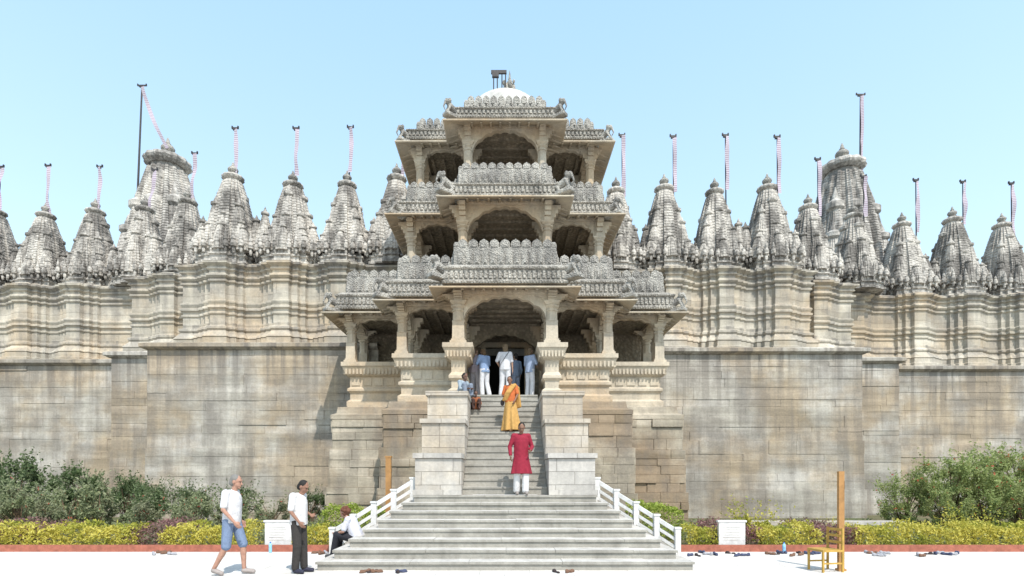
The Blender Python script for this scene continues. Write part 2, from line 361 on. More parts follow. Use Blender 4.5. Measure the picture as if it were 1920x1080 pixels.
place_spire(BG,-18.9,30.5,9,1,1,'great_spire'); place_spire(BG,19.2,31,9,1,1,'great_spire')
# small turrets filling the parapet between the spires
TM=[]
for h,r in ((1.25,.33),(1.0,.3),(1.5,.34)):
    mb=MB(); mb.loft(PLAN,[(r*1.2,-.05),(r*1.2,.12),(r*1.05,.16),(r*1.05,.4),(r*1.15,.44),(r*1.15,.5)]); mini(mb,0,0,.62,r,h,8)
    for s_ in (-1,1):
        mb.ell((s_*r*.6,-r*1.15,.3),(.06,.06,.15),n=6,m=4)
    TM.append(mb.mesh('turret',M['spire']))
def turrets(x0,x1,y,n):
    for k in range(n):
        o=mkobj('turret',R.choice(TM),temple,(x0+(x1-x0)*(k+.5)/n+R.uniform(-.08,.08),y+R.uniform(-.05,.1),10.6)); o.scale=(1,1,R.uniform(.85,1.15))
for S in (sorted(SPL),sorted(SPR)):
    for a,b in zip(S[:-1],S[1:]):
        if abs(a[1]-b[1])<.4: turrets((a[0]+b[0])/2-.42,(a[0]+b[0])/2+.42,(a[1]+b[1])/2-.15,2)
turrets(-13.45,-12.7,23.5,1); turrets(-16.5,-15.7,24.9,1); turrets(12.6,13.1,24.1,1); turrets(15.2,15.9,25.8,1); turrets(17.9,18.9,27.3,2)
# ------------------------------------------------------------------ temple walls
def pil(line,xs,wid=((.92,.14),(.66,.30),(.36,.48))):
    out=[]
    for a,b in zip(line[:-1],line[1:]):
        out.append(a)
        if abs(a[1]-b[1])<1e-6:
            y=a[1]
            for x in sorted(xs):
                if a[0]+1.0<x<b[0]-.95:
                    pts=[]; o=0
                    for w_,oo in wid: pts+=[(x-w_,y-o),(x-w_+.05,y-oo)]; o=oo
                    for (w_,oo),po in zip(wid[::-1],[wid[1][1],wid[0][1],0]): pts+=[(x+w_-.05,y-oo),(x+w_,y-po)]
                    out+=pts
    out.append(line[-1]); return out
UP=[(.34,7.0),(.34,7.18),(.24,7.22),(.24,7.42),(.27,7.46),(.15,7.62),(.06,7.75),(.12,7.82),(.12,7.9),(0,7.96),(0,8.4),(.05,8.44),(.05,8.5),(0,8.53),(.0,8.62),(.09,8.68),(.09,8.76),(.02,8.8),(.08,8.92),(.08,8.98),(0,9.03),(0,9.72),(.07,9.77),(.07,9.83),(.02,9.88),(.14,9.98),(.14,10.04),(.03,10.1),(.03,10.2),(.12,10.26),(.08,10.36),(.24,10.46),(.24,10.54),(.08,10.6),(-.1,10.7)]
ul=pil([(-33,25.4),(-16.6,25.4),(-16.6,24.2),(-13.5,24.2),(-13.5,22.8),(-4.0,22.8)],[x for x,y in SPL])
ur=pil([(4.0,23.4),(13.1,23.4),(13.1,25.0),(15.9,25.0),(15.9,26.7),(36,26.7)],[x for x,y in SPR])
for q in (ul,ur):
    mb=MB(); mb.sweep(q,UP); mb.obj('moulded_upper_wall',M['upper'],temple,label='cream moulded upper wall with pilasters and grey rain stains')
def pof(z): return .14 if z<1.3 else .07 if z<3.1 else .02
PR=[(-.03,-.2),(-.03,6.72),(.1,6.76),(.24,6.84),(.24,6.97),(.1,7.03),(-1.25,7.06)]
pl=[(-34,24.5),(-16.6,24.5),(-16.6,23.0),(-14.1,23.0),(-14.1,21.5),(-5,21.5)]
pr=[(5,22.3),(14.6,22.3),(14.6,24.1),(17.4,24.1),(17.4,25.9),(37,25.9)]
for q in (pl,pr):
    mb=MB(); mb.sweep(q,PR); blocks(mb,q,pof,-.1,6.74,(.16,.56),(.7,2.8),.022,.001,.008); mb.obj('plinth_wall',M['plinth'],temple,label='tall block masonry plinth streaked with dark stains')
mb=MB(); mb.box(-33,-13,27.2,45,6,10.4); mb.box(13,36,28.2,45,6,10.4); mb.box(-13,13,24.4,44,6,10.45)
mb.obj('flat_roof',M['upper'],temple)
for x,y,r in [(-21.6,29.5,1.3),(23.5,31,1.6),(-12.9,28,1.2)]:
    mb=MB(); mb.loft([(math.cos(2*math.pi*i/24),math.sin(2*math.pi*i/24)) for i in range(24)],[(r*1.05,10.3),(r*1.05,11.95)]+[(r*math.cos(t*math.pi/2/8),11.95+r*.8*math.sin(t*math.pi/2/8)) for t in range(8)]+[(.02,11.95+r*.8)],x,y)
    mb.obj('roof_dome',M['dome'],temple,True)
mb=MB(); mb.capsule((-22.9,24.5,6.62),(-22.9,23.9,6.6),.2,.17); mb.capsule((-22.9,23.9,6.6),(-22.9,23.72,6.35),.12,.06); mb.ell((-23.1,24.05,6.68),(.05,.12,.16)); mb.ell((-22.7,24.05,6.68),(.05,.12,.16))
mb.obj('elephant_head_spout',M['merlon'],temple,True)
# ------------------------------------------------------------------ entrance pavilion
pav=empty('entrance_pavilion','three storey carved cream stone entrance pavilion with eaves and dome','pavilion',(0,0,0))
P1=plan([(5.5,19.5),(3.43,18.2),(1.45,17.0)],22.2)
P2=plan([(3.4,19.8),(1.44,18.6)],24)
P3=plan([(3.22,20.7),(1.32,19.5)],24)
def slab(mb,poly,o,z0,z1):
    q=offset(poly,o); n=len(q)
    mb.add([(x,y,z0) for x,y in q]+[(x,y,z1) for x,y in q],[tuple(range(n))[::-1],tuple(range(n,2*n))]+[(i,(i+1)%n,(i+1)%n+n,i+n) for i in range(n)])
def column(x,y,z0,z1,hw=.16,arms=.42,name='column'):
    mb=MB(); H=z1-z0
    mb.cbox(0,0,0,.1,hw*1.35); mb.cbox(0,0,.1,.16,hw*1.15)
    sq=[(1,1),(-1,1),(-1,-1),(1,-1)]; oc=[(math.cos(math.pi/8+math.pi/4*i)*1.12,math.sin(math.pi/8+math.pi/4*i)*1.12) for i in range(8)]
    a=H*.46; b=H*.72
    mb.loft(sq,[(hw,.16),(hw*.94,a)])
    mb.loft(oc,[(hw*1.02,a),(hw*1.02,a+.04),(hw*.9,a+.05),(hw*.86,b-.1),(hw*1.0,b-.09),(hw*1.0,b-.05),(hw*.84,b-.04),(hw*.84,b),(hw*1.15,b+.05),(hw*1.15,b+.09),(hw*.95,b+.12)])
    mb.loft(sq,[(hw*.95,b+.1),(hw*1.3,b+.17),(hw*1.3,b+.22)])
    t=H-(b+.22)
    for k in range(4):
        zz0=b+.22+t*k/4; zz1=b+.22+t*(k+1)/4; e=hw*1.0+(arms-hw)*((k+1)/4)**1.3
        mb.box(-e,e,-hw*.7,hw*.7,zz0,zz1); mb.box(-hw*.66,hw*.66,-e,e,zz0+.003,zz1-.003)
    mb.cbox(0,0,b+.2,H,hw*.95)
    return mb.obj(name,M['pav'],pav,loc=(x,y,z0))
def arch(mb,x0,x1,y0,y1,zs,zc,zt,lobes=7,n=57,p=.55):
    pts=[]
    for i in range(n+1):
        t=i/n; s_=max(0,math.sin(math.pi*t))
        z=zs+(zc-zs)*(s_**p)-.055*(1-abs(math.sin(lobes*math.pi*t)))
        pts.append((x0+(x1-x0)*t,z))
    vs=[];fs=[]
    for x,z in pts: vs+=[(x,y0,z),(x,y0,zt),(x,y1,z),(x,y1,zt)]
    for i in range(n):
        a=4*i;b=4*(i+1); fs+=[(a,b,b+1,a+1),(a+2,a+3,b+3,b+2),(a,a+2,b+2,b)]
    mb.add(vs,fs)
def level(P,zceil,zout,zf0,zf1,zp,ztop,mer=.3):
    mb=MB(); b0=zceil-.12; b1=zout+.36
    mb.sweep(P,[(-.17,b0),(.17,b0),(.17,b1),(-.17,b1),(-.17,b0)]); dentils(mb,P,.17,b0+.06,b0+.13,.14,.03)
    mb.obj('beam',M['pav'],pav)
    mb=MB(); mb.sweep(P,[(.12,zout+.33),(.4,zout+.16),(.80,zout+.02),(.82,zout+.035),(.82,zout),(.78,zout-.015),(.4,zout+.11),(.15,zout+.25)])
    def fn(a,ux,uy,c,ww):
        h=.035
        def Pp(u,v,tt): return (a[0]+ux*(c+tt)+uy*u,a[1]+uy*(c+tt)-ux*u,v)
        mb.prism([(.15,zout+.12),(.5,zout+.03),(.72,zout-.04),(.72,zout-.01),(.4,zout+.12),(.15,zout+.235)],Pp,-h,h)
    along(P,0,.34,fn)
    mb.obj('eave',M['pav'],pav,label='wide sloping cream stone eave')
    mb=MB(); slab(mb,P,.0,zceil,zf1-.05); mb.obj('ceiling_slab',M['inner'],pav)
    mb=MB(); h=zf1-zf0
    mb.sweep(P,[(.1,zf0-.05),(.46,zf0-.05),(.46,zf0+.04),(.40,zf0+.08),(.40,zf1-h*.38),(.46,zf1-h*.3),(.46,zf1-h*.2),(.36,zf1-h*.12),(.28,zf1),(-.2,zf1)])
    dentils(mb,P,.40,zf0+.11,zf1-h*.42,.15,.05); dentils(mb,P,.46,zf0-.02,zf0+.035,.09,.02); dentils(mb,P,.46,zf1-h*.29,zf1-h*.21,.08,.02)
    mb.obj('carved_frieze',M['parapet'],pav)
    mb=MB()
    if zp-zf1>.3: mb.sweep(P,[(.02,zf1-.02),(.02,zp),(.14,zp),(.14,zf1-.02)][::-1])
    else: mb.sweep(P,[(.02,zf1-.02),(.02,zp),(.11,zp),(.11,zf1-.02)][::-1])
    merlons(mb,P,.03,zp-.04,mer,ztop-zp+.04,.1,relief=(zf1+.04,(zp-zf1)*.9) if zp-zf1>.2 else None)
    mb.obj('parapet',M['merlon'],pav,label='grey scalloped stone parapet with carved leaf panels')
level(P1,7.5,7.38,7.68,8.25,8.86,9.12,.32)
level(P2,11.08,10.91,11.14,11.64,12.20,12.43,.29)
level(P3,14.3,14.0,14.37,14.76,15.02,15.33,.27)
for s_ in (-1,1):
    for (x,y,z0) in [(1.45,17,5.84),(3.43,18.2,5.78),(5.5,19.5,5.78),(3.43,19.5,4.3),(1.45,18.3,5.78),(1.45,20.6,4.3),(3.43,21.0,4.3),(5.5,21.2,5.78)]:
        column(s_*x,y,z0,7.4,.19 if y<18.1 else .165,.5)
    for (x,y) in [(1.44,18.6),(3.4,19.8),(1.44,19.8),(1.44,21.6),(3.4,21.8)]: column(s_*x,y,8.22,10.97,.165,.46)
    for (x,y) in [(1.32,19.5),(3.22,20.7),(1.32,20.8),(1.32,22.6),(3.22,22.6)]: column(s_*x,y,11.6,14.2,.165,.44)
for (a,y,zs,zc,zt) in [(1.28,17,6.7,7.36,7.7),(1.28,18.6,10.1,10.95,11.25),(1.17,19.5,13.35,14.15,14.3)]:
    mb=MB(); arch(mb,-a,a,y-.1,y+.1,zs,zc,zt); mb.obj('lobed_arch',M['pav'],pav)
for (a,y,zs,zc,zt) in [(1.28,20.6,6.3,7.1,7.5),(1.28,21.6,9.9,10.7,11.1),(1.17,22.6,13.1,13.9,14.3)]:
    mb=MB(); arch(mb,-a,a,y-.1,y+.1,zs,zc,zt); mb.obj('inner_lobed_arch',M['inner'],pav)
for s_ in (-1,1):
    for (x0,x1,y,zs,zc,zt) in [(1.6,3.28,18.2,7.05,7.38,7.5),(3.6,5.35,19.5,7.05,7.38,7.5),(1.6,3.25,19.8,10.45,10.93,11.05),(1.45,3.1,20.7,13.75,14.15,14.28)]:
        mb=MB(); arch(mb,min(s_*x0,s_*x1),max(s_*x0,s_*x1),y-.07,y+.07,zs,zc,zt,5,41,.5); mb.obj('lobed_arch',M['pav'],pav)
mb=MB()
mb.box(-6.2,-.95,22.0,22.4,4.0,7.6); mb.box(.95,6.2,22.0,22.4,4.0,7.6); mb.box(-.95,.95,22.0,22.4,7.0,7.6)
mb.box(-3.6,3.6,23.6,23.9,8.2,11.1); mb.box(-3.4,3.4,23.6,23.9,11.5,14.3)
mb.box(-3.6,-3.3,22.4,23.6,8.2,11.1); mb.box(3.3,3.6,22.4,23.6,8.2,11.1)
for z,(y0,y1,w) in [(7.42,(17.3,21.8,1.3)),(11.0,(18.9,23.4,1.3)),(14.22,(19.8,23.4,1.2))]:
    y=y0+.4
    while y<y1: mb.box(-w,w,y,y+.12,z,z+.1); y+=.55
    for s_ in (-1,1):
        for k in range(4): mb.box(s_*1.7+(k*.42-.1)*s_-.05,s_*1.7+(k*.42-.1)*s_+.05,y0+1.6,y1,z,z+.1)
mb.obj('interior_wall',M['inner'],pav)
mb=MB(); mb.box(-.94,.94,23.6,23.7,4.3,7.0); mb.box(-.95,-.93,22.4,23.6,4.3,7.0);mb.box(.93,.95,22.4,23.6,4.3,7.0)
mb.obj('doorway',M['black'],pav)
mb=MB()
for s_ in (-1,1): mb.box(s_*.87-.09,s_*.87+.09,21.9,22.02,4.3,6.95)
mb.box(-1.1,1.1,21.86,22.03,6.95,7.15); mb.obj('door_frame',M['pav'],pav)
KP=[(.0,4.2),(.14,4.24),(.14,4.42),(.04,4.5),(.04,4.72),(.12,4.8),(.12,4.88),(.04,4.94),(.05,5.3),(.16,5.36),(.26,5.62),(.30,5.66),(.30,5.80),(-.16,5.80),(-.16,4.3)]
BP=[(.5,-.2),(.38,3.72),(.5,3.76),(.5,3.9),(.34,3.98),(.30,4.2),(-.3,4.28)]
for s_ in (-1,1):
    mb=MB()
    q=[(-5.5,21.6),(-5.5,19.5),(-3.43,19.5),(-3.43,18.2),(-1.62,18.2)]
    if s_==1: q=[(-x,y) for x,y in q[::-1]]
    mb.sweep(q,KP); dentils(mb,q,.19,5.38,5.66,.13,.05,.5); dentils(mb,q,.04,5.0,5.28,.4,.03,.7)
    q=[(s_*1.46-.17,18.6),(s_*1.46-.17,16.98),(s_*1.46+.17,16.98),(s_*1.46+.17,18.6)]
    kp=[(o,z+.06 if z>4.9 else z) for o,z in KP[:-2]]+[(-.165,5.865)]
    mb.sweep(q,kp); dentils(mb,q,.19,5.44,5.72,.11,.05,.5)
    mb.obj('sculpted_balustrade',M['pav'],pav,label='cream flared balustrade with fluted band')
    q=[(-5.6,21.8),(-5.6,19.5),(-3.5,19.5),(-3.5,18.1),(-1.2,18.1)]
    if s_==1: q=[(-x+.15,y) for x,y in q[::-1]]
    mb=MB(); mb.sweep(q,BP); blocks(mb,q,lambda z:.6 if z<1.25 else .52 if z<2.6 else .45,-.1,3.74,(.16,.42),(.35,1.3),.05,.004,.01)
    mb.obj('masonry_base',M['base'],pav,label='uneven brown and cream block masonry base')
mb=MB(); mb.box(-5.6,5.6,19.3,24,4.1,4.3); mb.box(-3.5,3.5,17.95,19.3,4.1,4.302); mb.box(-1.06,1.06,17.32,17.95,4.1,4.304)
for s_ in (-1,1): mb.box(min(s_*1.065,s_*1.86),max(s_*1.065,s_*1.86),16.72,18.0,0,4.22)
mb.obj('floor',M['pav'],pav)
C32=[(math.cos(2*math.pi*i/40),math.sin(2*math.pi*i/40)) for i in range(40)]
mb=MB(); mb.loft(C32,[(1.84,14.7),(1.84,14.88)]+[(1.8*math.cos(t*math.pi/2/12),14.86+1.68*math.sin(t*math.pi/2/12)) for t in range(12)]+[(.15,16.55)],0,21.3)
mb.obj('dome',M['dome'],pav,True)
mb=MB(); mb.loft(ribs(24,.1),[(.3,16.45),(.42,16.54),(.42,16.62),(.28,16.7)],0.15,21.3); pot(mb,.18,21.3,16.7,.14,.95)
mb.ell((.05,21.2,16.85),(.12,.12,.24)); mb.ell((.32,21.2,16.85),(.09,.1,.22)); mb.ell((-.04,21.15,17.06),(.06,.08,.1)); mb.ell((.2,21.1,17.0),(.08,.1,.16)); mb.ell((.34,21.1,17.08),(.05,.06,.07))
mb.obj('roof_finial',M['merlon'],pav,True)
mb=MB()
for x in (-.44,-.3,-.12,.02): mb.tube([(x,21.0,16.0),(x,21.0,17.35)],.025)
mb.box(-.54,.06,20.96,21.04,17.3,17.42); mb.box(-.5,-.24,20.95,21.05,17.16,17.32); mb.obj('roof_lamp_bracket',M['dark'],pav)
def remesh(mb,name,mat,vox,smooth=6):
    me=mb.mesh(name,mat); o=bpy.data.objects.new('tmp',me); COL.objects.link(o)
    m=o.modifiers.new('r','REMESH'); m.mode='VOXEL'; m.voxel_size=vox; m.use_smooth_shade=True
    s_=o.modifiers.new('s','SMOOTH'); s_.iterations=smooth; s_.factor=.5
    dg=bpy.context.evaluated_depsgraph_get(); out=bpy.data.meshes.new_from_object(o.evaluated_get(dg))
    bpy.data.objects.remove(o); bpy.data.meshes.remove(me); out.name=name
    if not out.materials: out.materials.append(mat)
    return out
mb=MB()
mb.capsule((0,.25,.22),(0,-.1,.36),.16,.15); mb.capsule((0,-.12,.42),(0,-.28,.55),.12,.11); mb.capsule((0,-.36,.5),(0,-.46,.25),.06,.035); mb.capsule((0,-.46,.25),(0,-.38,.12),.035,.03)
for s_ in (-1,1):
    mb.capsule((s_*.1,-.15,.35),(s_*.11,-.32,.05),.065,.05); mb.capsule((s_*.12,.25,.2),(s_*.13,.12,.05),.1,.05); mb.ell((s_*.13,-.2,.56),(.03,.08,.1))
mb.capsule((0,.32,.25),(0,.4,.6),.04,.03); mb.box(-.18,.18,-.42,.42,-.12,.03)
SME=remesh(mb,'guardian_statue',M['merlon'],.025,3)
def statue(x,y,z,rz,s_=1):
    o=mkobj('guardian_statue',SME,pav,(x,y,z)); o.rotation_euler=(0,0,rz); o.scale=(s_,)*3
for s_ in (-1,1):
    rz=math.radians(50)*s_
    for (x,y,z,k) in [(2.0,16.6,7.85,.9),(3.95,17.8,7.65,.85),(6.0,19.1,7.6,.85),(1.95,18.15,11.25,.9),(3.85,19.35,11.1,.8),(1.85,19.1,14.4,.8),(3.72,20.3,14.25,.8)]: statue(s_*x,y,z,rz,k)
# ------------------------------------------------------------------ staircase
st=empty('entrance_staircase','pale stone staircase rising between stepped block piers','staircase')
mb=MB()
for i in range(8):
    hw=3.45-.19*i; d=10+.38*i; z=(i+1)*.1625
    mb.box(-hw,hw,d,13.05,z-.1625,z-.05)
    x=-hw-.03
    while x<hw+.03:
        x2=min(x+R.uniform(.9,1.8),hw+.03)
        if hw+.03-x2<.4: x2=hw+.03
        mb.box(x+.003,x2-.003,d-.03+R.uniform(-.008,.008),13.05+.01*i,z-.05,z+R.uniform(-.006,.003)); x=x2
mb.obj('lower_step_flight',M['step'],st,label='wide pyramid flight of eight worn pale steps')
mb=MB()
for i in range(16):
    y=13.1+i*.2625; z=1.3+(i+1)*.1875
    mb.box(-1.02,1.02,y,17.35,z-.1875,z-.045); mb.box(-1.02,1.02,y-.025,17.35,z-.045,z)
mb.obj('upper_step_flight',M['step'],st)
for s_ in (-1,1):
    mb=MB()
    def bx(a,b,y0,y1,z0,z1): mb.box(min(s_*a,s_*b),max(s_*a,s_*b),y0,y1,z0,z1)
    for (y0,y1,zz,o) in [(12.75,13.8,2.28,2.11),(13.8,14.8,3.20,2.11),(14.8,16.72,4.06,2.11)]:
        bx(1.025,o,y0,y1,0,zz-.12); bx(1.0,o+.05,y0-.05,y1-.052 if y1<16 else y1,zz-.12,zz)
    bx(1.024,2.16,12.68,12.75,1.3,1.42)
    mb.obj('stepped_pier',M['marble'],st,label='stepped marble block pier flanking the stairs')
for s_ in (-1,1):
    r=empty('stair_railing','low white stone railing sloping beside the steps','railing',group='stair railings')
    A=Vector((s_*3.85,12.15,0)); B=Vector((s_*2.2,12.98,1.12))
    for k in range(5):
        p=A.lerp(B,k/4); mb=MB(); mb.cbox(0,0,0,p.z+.56,.06); mb.cbox(0,0,p.z+.56,p.z+.6,.075); mb.obj('post',M['white'],r,loc=(p.x,p.y,0))
    for h,t in ((.5,.05),(.3,.035),(.12,.035)):
        mb=MB(); a=A+Vector((0,0,h)); b=B+Vector((0,0,h))
        dirv=(B-A).normalized(); nn=Vector((-dirv.y,dirv.x,0)).normalized()*.04; up=Vector((0,0,t))
        mb.add([a-nn-up,a+nn-up,a+nn+up,a-nn+up,b-nn-up,b+nn-up,b+nn+up,b-nn+up],[(0,1,2,3),(7,6,5,4),(0,4,5,1),(1,5,6,2),(2,6,7,3),(3,7,4,0)]); mb.obj('rail',M['white'],r)
    mb=MB(); nn=Vector((0,.07,0))
    mb.add([A-nn+Vector((0,0,-.05)),A+nn+Vector((0,0,-.05)),A+nn+Vector((0,0,.06)),A-nn+Vector((0,0,.06)),Vector((B.x,B.y-.07,0)),Vector((B.x,B.y+.07,0)),B+nn+Vector((0,0,.06)),B-nn+Vector((0,0,.06))],[(0,1,2,3),(7,6,5,4),(0,4,5,1),(1,5,6,2),(2,6,7,3),(3,7,4,0)]); mb.obj('stringer',M['marble'],r)
# ------------------------------------------------------------------ ground, beds
mb=MB(); mb.add([(-400,-50,0),(400,-50,0),(400,600,0),(-400,600,0)],[(0,1,2,3)]); top(mb.obj('ground',M['ground']),None,None,kind='structure')
mb=MB(); mb.box(-34,-3.9,12.62,24.6,-.1,.06); mb.box(3.9,37,12.62,26,-.1,.06); mb.box(-3.9,3.9,13.3,20,-.1,.055); top(mb.obj('garden_bed',M['soil']),None,None,kind='structure')
mb=MB(); mb.box(-34,-4.0,12.5,12.62,-.1,.15); mb.box(4.0,37,12.5,12.62,-.1,.15); top(mb.obj('kerb',M['kerb']),None,None,kind='structure')
mb=MB(); mb.box(6.3,11.0,14.9,15.35,.4,.5); mb.box(6.5,6.8,14.95,15.3,.06,.4); mb.box(10.5,10.8,14.95,15.3,.06,.4); mb.box(8.5,8.8,14.95,15.3,.06,.4)
top(mb.obj('stone_bench',M['marble']),'long low pale stone slab bench behind the hedge','bench')
# ------------------------------------------------------------------ foliage
rng=np.random.default_rng(3)
def leaves(P,size,up=.3):
    n=len(P); a=rng.normal(size=(n,3)); a/=np.linalg.norm(a,axis=1)[:,None]
    b=rng.normal(size=(n,3)); b[:,2]+=up; b=np.cross(a,b); b/=np.linalg.norm(b,axis=1)[:,None]
    s_=size*rng.uniform(.6,1.3,(n,1))
    return np.stack([P-a*s_,P+b*s_*.42,P+a*s_,P-b*s_*.42],1).reshape(-1,3)
def leafmesh(name,P,size,mat):
    v=leaves(P,size); n=len(P); me=bpy.data.meshes.new(name)
    f=np.arange(4*n).reshape(-1,4); me.from_pydata(v.tolist(),[],f.tolist()); me.materials.append(mat)
    return me
def clumps(n,rx,ry,h,k,z0=.15,cr=.28):
    C=[]
    while len(C)<k:
        p=rng.uniform(-1,1,3)
        if np.hypot(p[0],p[1])**2+ (p[2])**2<1: C.append((p[0]*rx,p[1]*ry,z0+(p[2]+1)/2*(h-z0)*.93))
    C=np.array(C); idx=rng.integers(0,k,n); r=cr*rng.uniform(.4,1.35,k)
    d=rng.normal(size=(n,3)); d/=np.linalg.norm(d,axis=1)[:,None]; d*=(rng.uniform(0,1,n)**.55)[:,None]*r[idx][:,None]
    P=C[idx]+d; P[:,2]=np.maximum(P[:,2],.08)
    m=n//3; q=rng.integers(0,k*3,m)%k; ph=(q*7.3+rng.integers(0,4,m)*1.7); t=rng.uniform(0,1,(m,1))
    dr=np.stack([C[q][:,0]*.3/rx+.18*np.cos(ph),C[q][:,1]*.3/ry+.18*np.sin(ph),.34+.18*np.sin(ph*2)],1)
    S=C[q]+dr*t*1.3+rng.normal(size=(m,3))*.022
    return np.vstack([P,S]),C
def shrubkind(tag,mat,rx,ry,h,n,k,size,cr=.28,flowers=0):
    P,C=clumps(n,rx,ry,h,k,cr=cr); me=leafmesh(tag+'_foliage',P,size,mat)
    mb=MB()
    for c in C[:26]:
        mid=(c[0]*.35+R.uniform(-.05,.05),c[1]*.35,c[2]*.5); mb.tube([(c[0]*.06,c[1]*.06,-.03),mid,tuple(c)],[.03,.018,.007],5)
    sm=mb.mesh(tag+'_stem',M['bark']); fm=None
    if flowers:
        ii=rng.integers(0,len(P),flowers); Q=P[ii]; c0=P.mean(0); Q=Q+(Q-c0)*.06
        Q=np.repeat(Q,6,axis=0)+rng.normal(size=(flowers*6,3))*.02; fm=leafmesh(tag+'_flower',Q,.028,M['petal'])
    return me,sm,fm
K={'tall':shrubkind('tall_shrub',M['leafA'],1.15,.9,2.4,5600,36,.065,.3),
   'pale':shrubkind('pale_shrub',M['leafB'],.8,.6,1.45,2300,20,.05,.19,16),
   'pale2':shrubkind('pale_shrub',M['leafB'],.7,.6,1.6,2000,18,.052,.17,10),
   'mid':shrubkind('mid_shrub',M['leafA'],.85,.6,1.6,2700,24,.052,.2,8),
   'boug':shrubkind('flowering_shrub',M['leafR'],1.3,1.0,2.8,7600,46,.046,.27,50),
   'boug2':shrubkind('flowering_shrub',M['leafR'],1.1,1.0,2.5,5800,36,.046,.25,36),
   'ball':shrubkind('round_shrub',M['leafY'],.34,.34,.62,1800,14,.035,.13)}
def shrub(kind,x,y,s_=1,label='',sz=1):
    e=empty('shrub',label,'shrub',(x,y,.06),'garden shrubs'); e.scale=(s_,s_,s_*sz); e.rotation_euler=(0,0,R.uniform(0,6.28))
    me,sm,fm=K[kind]; mkobj('foliage',me,e); mkobj('stem',sm,e)
    if fm: top(mkobj('flowers',fm,e),None,None,kind='stuff')
for x,y,s_ in [(-17.3,19.3,1.0),(-15.6,19.8,.85),(-14.0,20.1,.72),(-18.8,19.4,1.0)]: shrub('tall',x,y,s_,'tall dark green shrub against the stone wall')
for i,(px,y) in enumerate([(-15.6,17.3),(-14.6,16.6),(-13.6,17.0),(-12.5,16.7),(-11.2,17.1),(-9.9,16.8),(-8.6,17.1),(-7.3,17.0),(-12.9,16.0),(-10.6,15.9),(-15.2,15.9),(-9.0,15.7),(-14.0,15.7)]):
    shrub('mid' if i in (4,) else R.choice(('pale','pale2')),px,y,R.uniform(.85,1.05)*(1 if px<-12 else .82),'straggly pale green shrub with small pink flowers before the wall',R.uniform(.85,1.1))
for x,y,k in [(-11.0,19.0,.85),(-9.4,19.2,.85),(-6.9,19.2,.75),(-12.6,19.2,.9)]: shrub('mid',x,y,k,'dark leafy shrub at the foot of the wall')
for i,(x,y,s_) in enumerate([(12.9,17.6,.8),(14.1,17.2,.95),(15.3,17.8,.95),(16.4,17.2,1.05),(17.6,17.8,1.05),(18.8,18,1),(15.6,16.4,.7),(13.4,16.5,.6),(14.7,16.7,.8)]): shrub('boug' if i%2 else 'boug2',x,y,s_,'large light green shrub dotted with red flowers')
for x,y,s_ in [(6.55,14.3,1.1),(12.1,14.1,.95),(8.6,14.4,.6)]: shrub('ball',x,y,s_,'small rounded yellow green shrub')
def hedge(x0,x1,y0,y1,h,mat,name,label,cat,dens=1500,size=.04,stuff=False):
    w=x1-x0; d=y1-y0; n=int(dens*w*(d+h*1.2)*.75)
    u=rng.uniform(0,1,n); side=rng.uniform(0,1,n)
    x=x0+u*w; z=np.zeros(n); y=np.zeros(n)
    topm=side<.5
    y[topm]=rng.uniform(y0,y1,topm.sum()); z[topm]=h
    f=~topm; y[f]=y0; z[f]=rng.uniform(.05,h,f.sum())
    s0=x0*3.7
    wob=.06*np.sin(x*4.1+s0)+.05*np.sin(x*9.3+1+s0)+.035*np.sin(x*21)+.03*np.sin(x*37+y*9)
    r=np.clip((y-y0)/.18,0,1); ed=np.clip(np.minimum(x-x0,x1-x)/.25,0,1)
    z=np.where(topm,h+wob-.09*(1-r)**2,z); z*=(.75+.25*ed**.5); y=np.where(f,y0+.08*(z/h)**3+wob*.6,y)
    P=np.stack([x,y,z],1)+rng.normal(size=(n,3))*.034
    m=n//5; P2=np.stack([rng.uniform(x0,x1,m),rng.uniform(y0,y1,m),rng.uniform(.05,h*.9,m)],1)
    o=mkobj(name,leafmesh(name,np.vstack([P,P2]),size,mat))
    if stuff: top(o,None,None,kind='stuff')
    else: top(o,label,cat,'clipped border hedges')
HL='low clipped yellow green hedge behind the red kerb'
for a,b in [(-17,-8.75),(-8.15,-5.95),(-5.3,-4.15),(4.35,5.15),(6.0,7.5),(8.3,18)]: hedge(a,b,12.85,13.6,.50,M['leafY'],'hedge',HL,'hedge')
hedge(-4.9,-3.2,14.3,15.0,.85,M['leafG'],'hedge','taller bright green clipped hedge beside the staircase','hedge'); hedge(3.3,4.7,14.3,15.0,.95,M['leafG'],'hedge','taller bright green clipped hedge beside the staircase','hedge')
for a,b in [(-9.1,-7.9),(7.3,8.5),(4.9,6.2),(-13,-11)]: hedge(a,b,13.0,14.6,.52,M['leafP'],'purple_bedding_plants','', '',900,.04,True)
n=22000; x=np.concatenate([rng.uniform(-20,-4.5,n//2),rng.uniform(4.5,22,n//2)]); y=rng.uniform(13.6,19,n)
P=np.stack([x,y,.06+rng.uniform(0,.28,n)*(.4+.6*np.abs(np.sin(x*1.7)*np.cos(y*2.1)))],1)
o=mkobj('garden_weeds',leafmesh('garden_weeds',P,.07,M['leafB'])); top(o,None,None,kind='stuff')
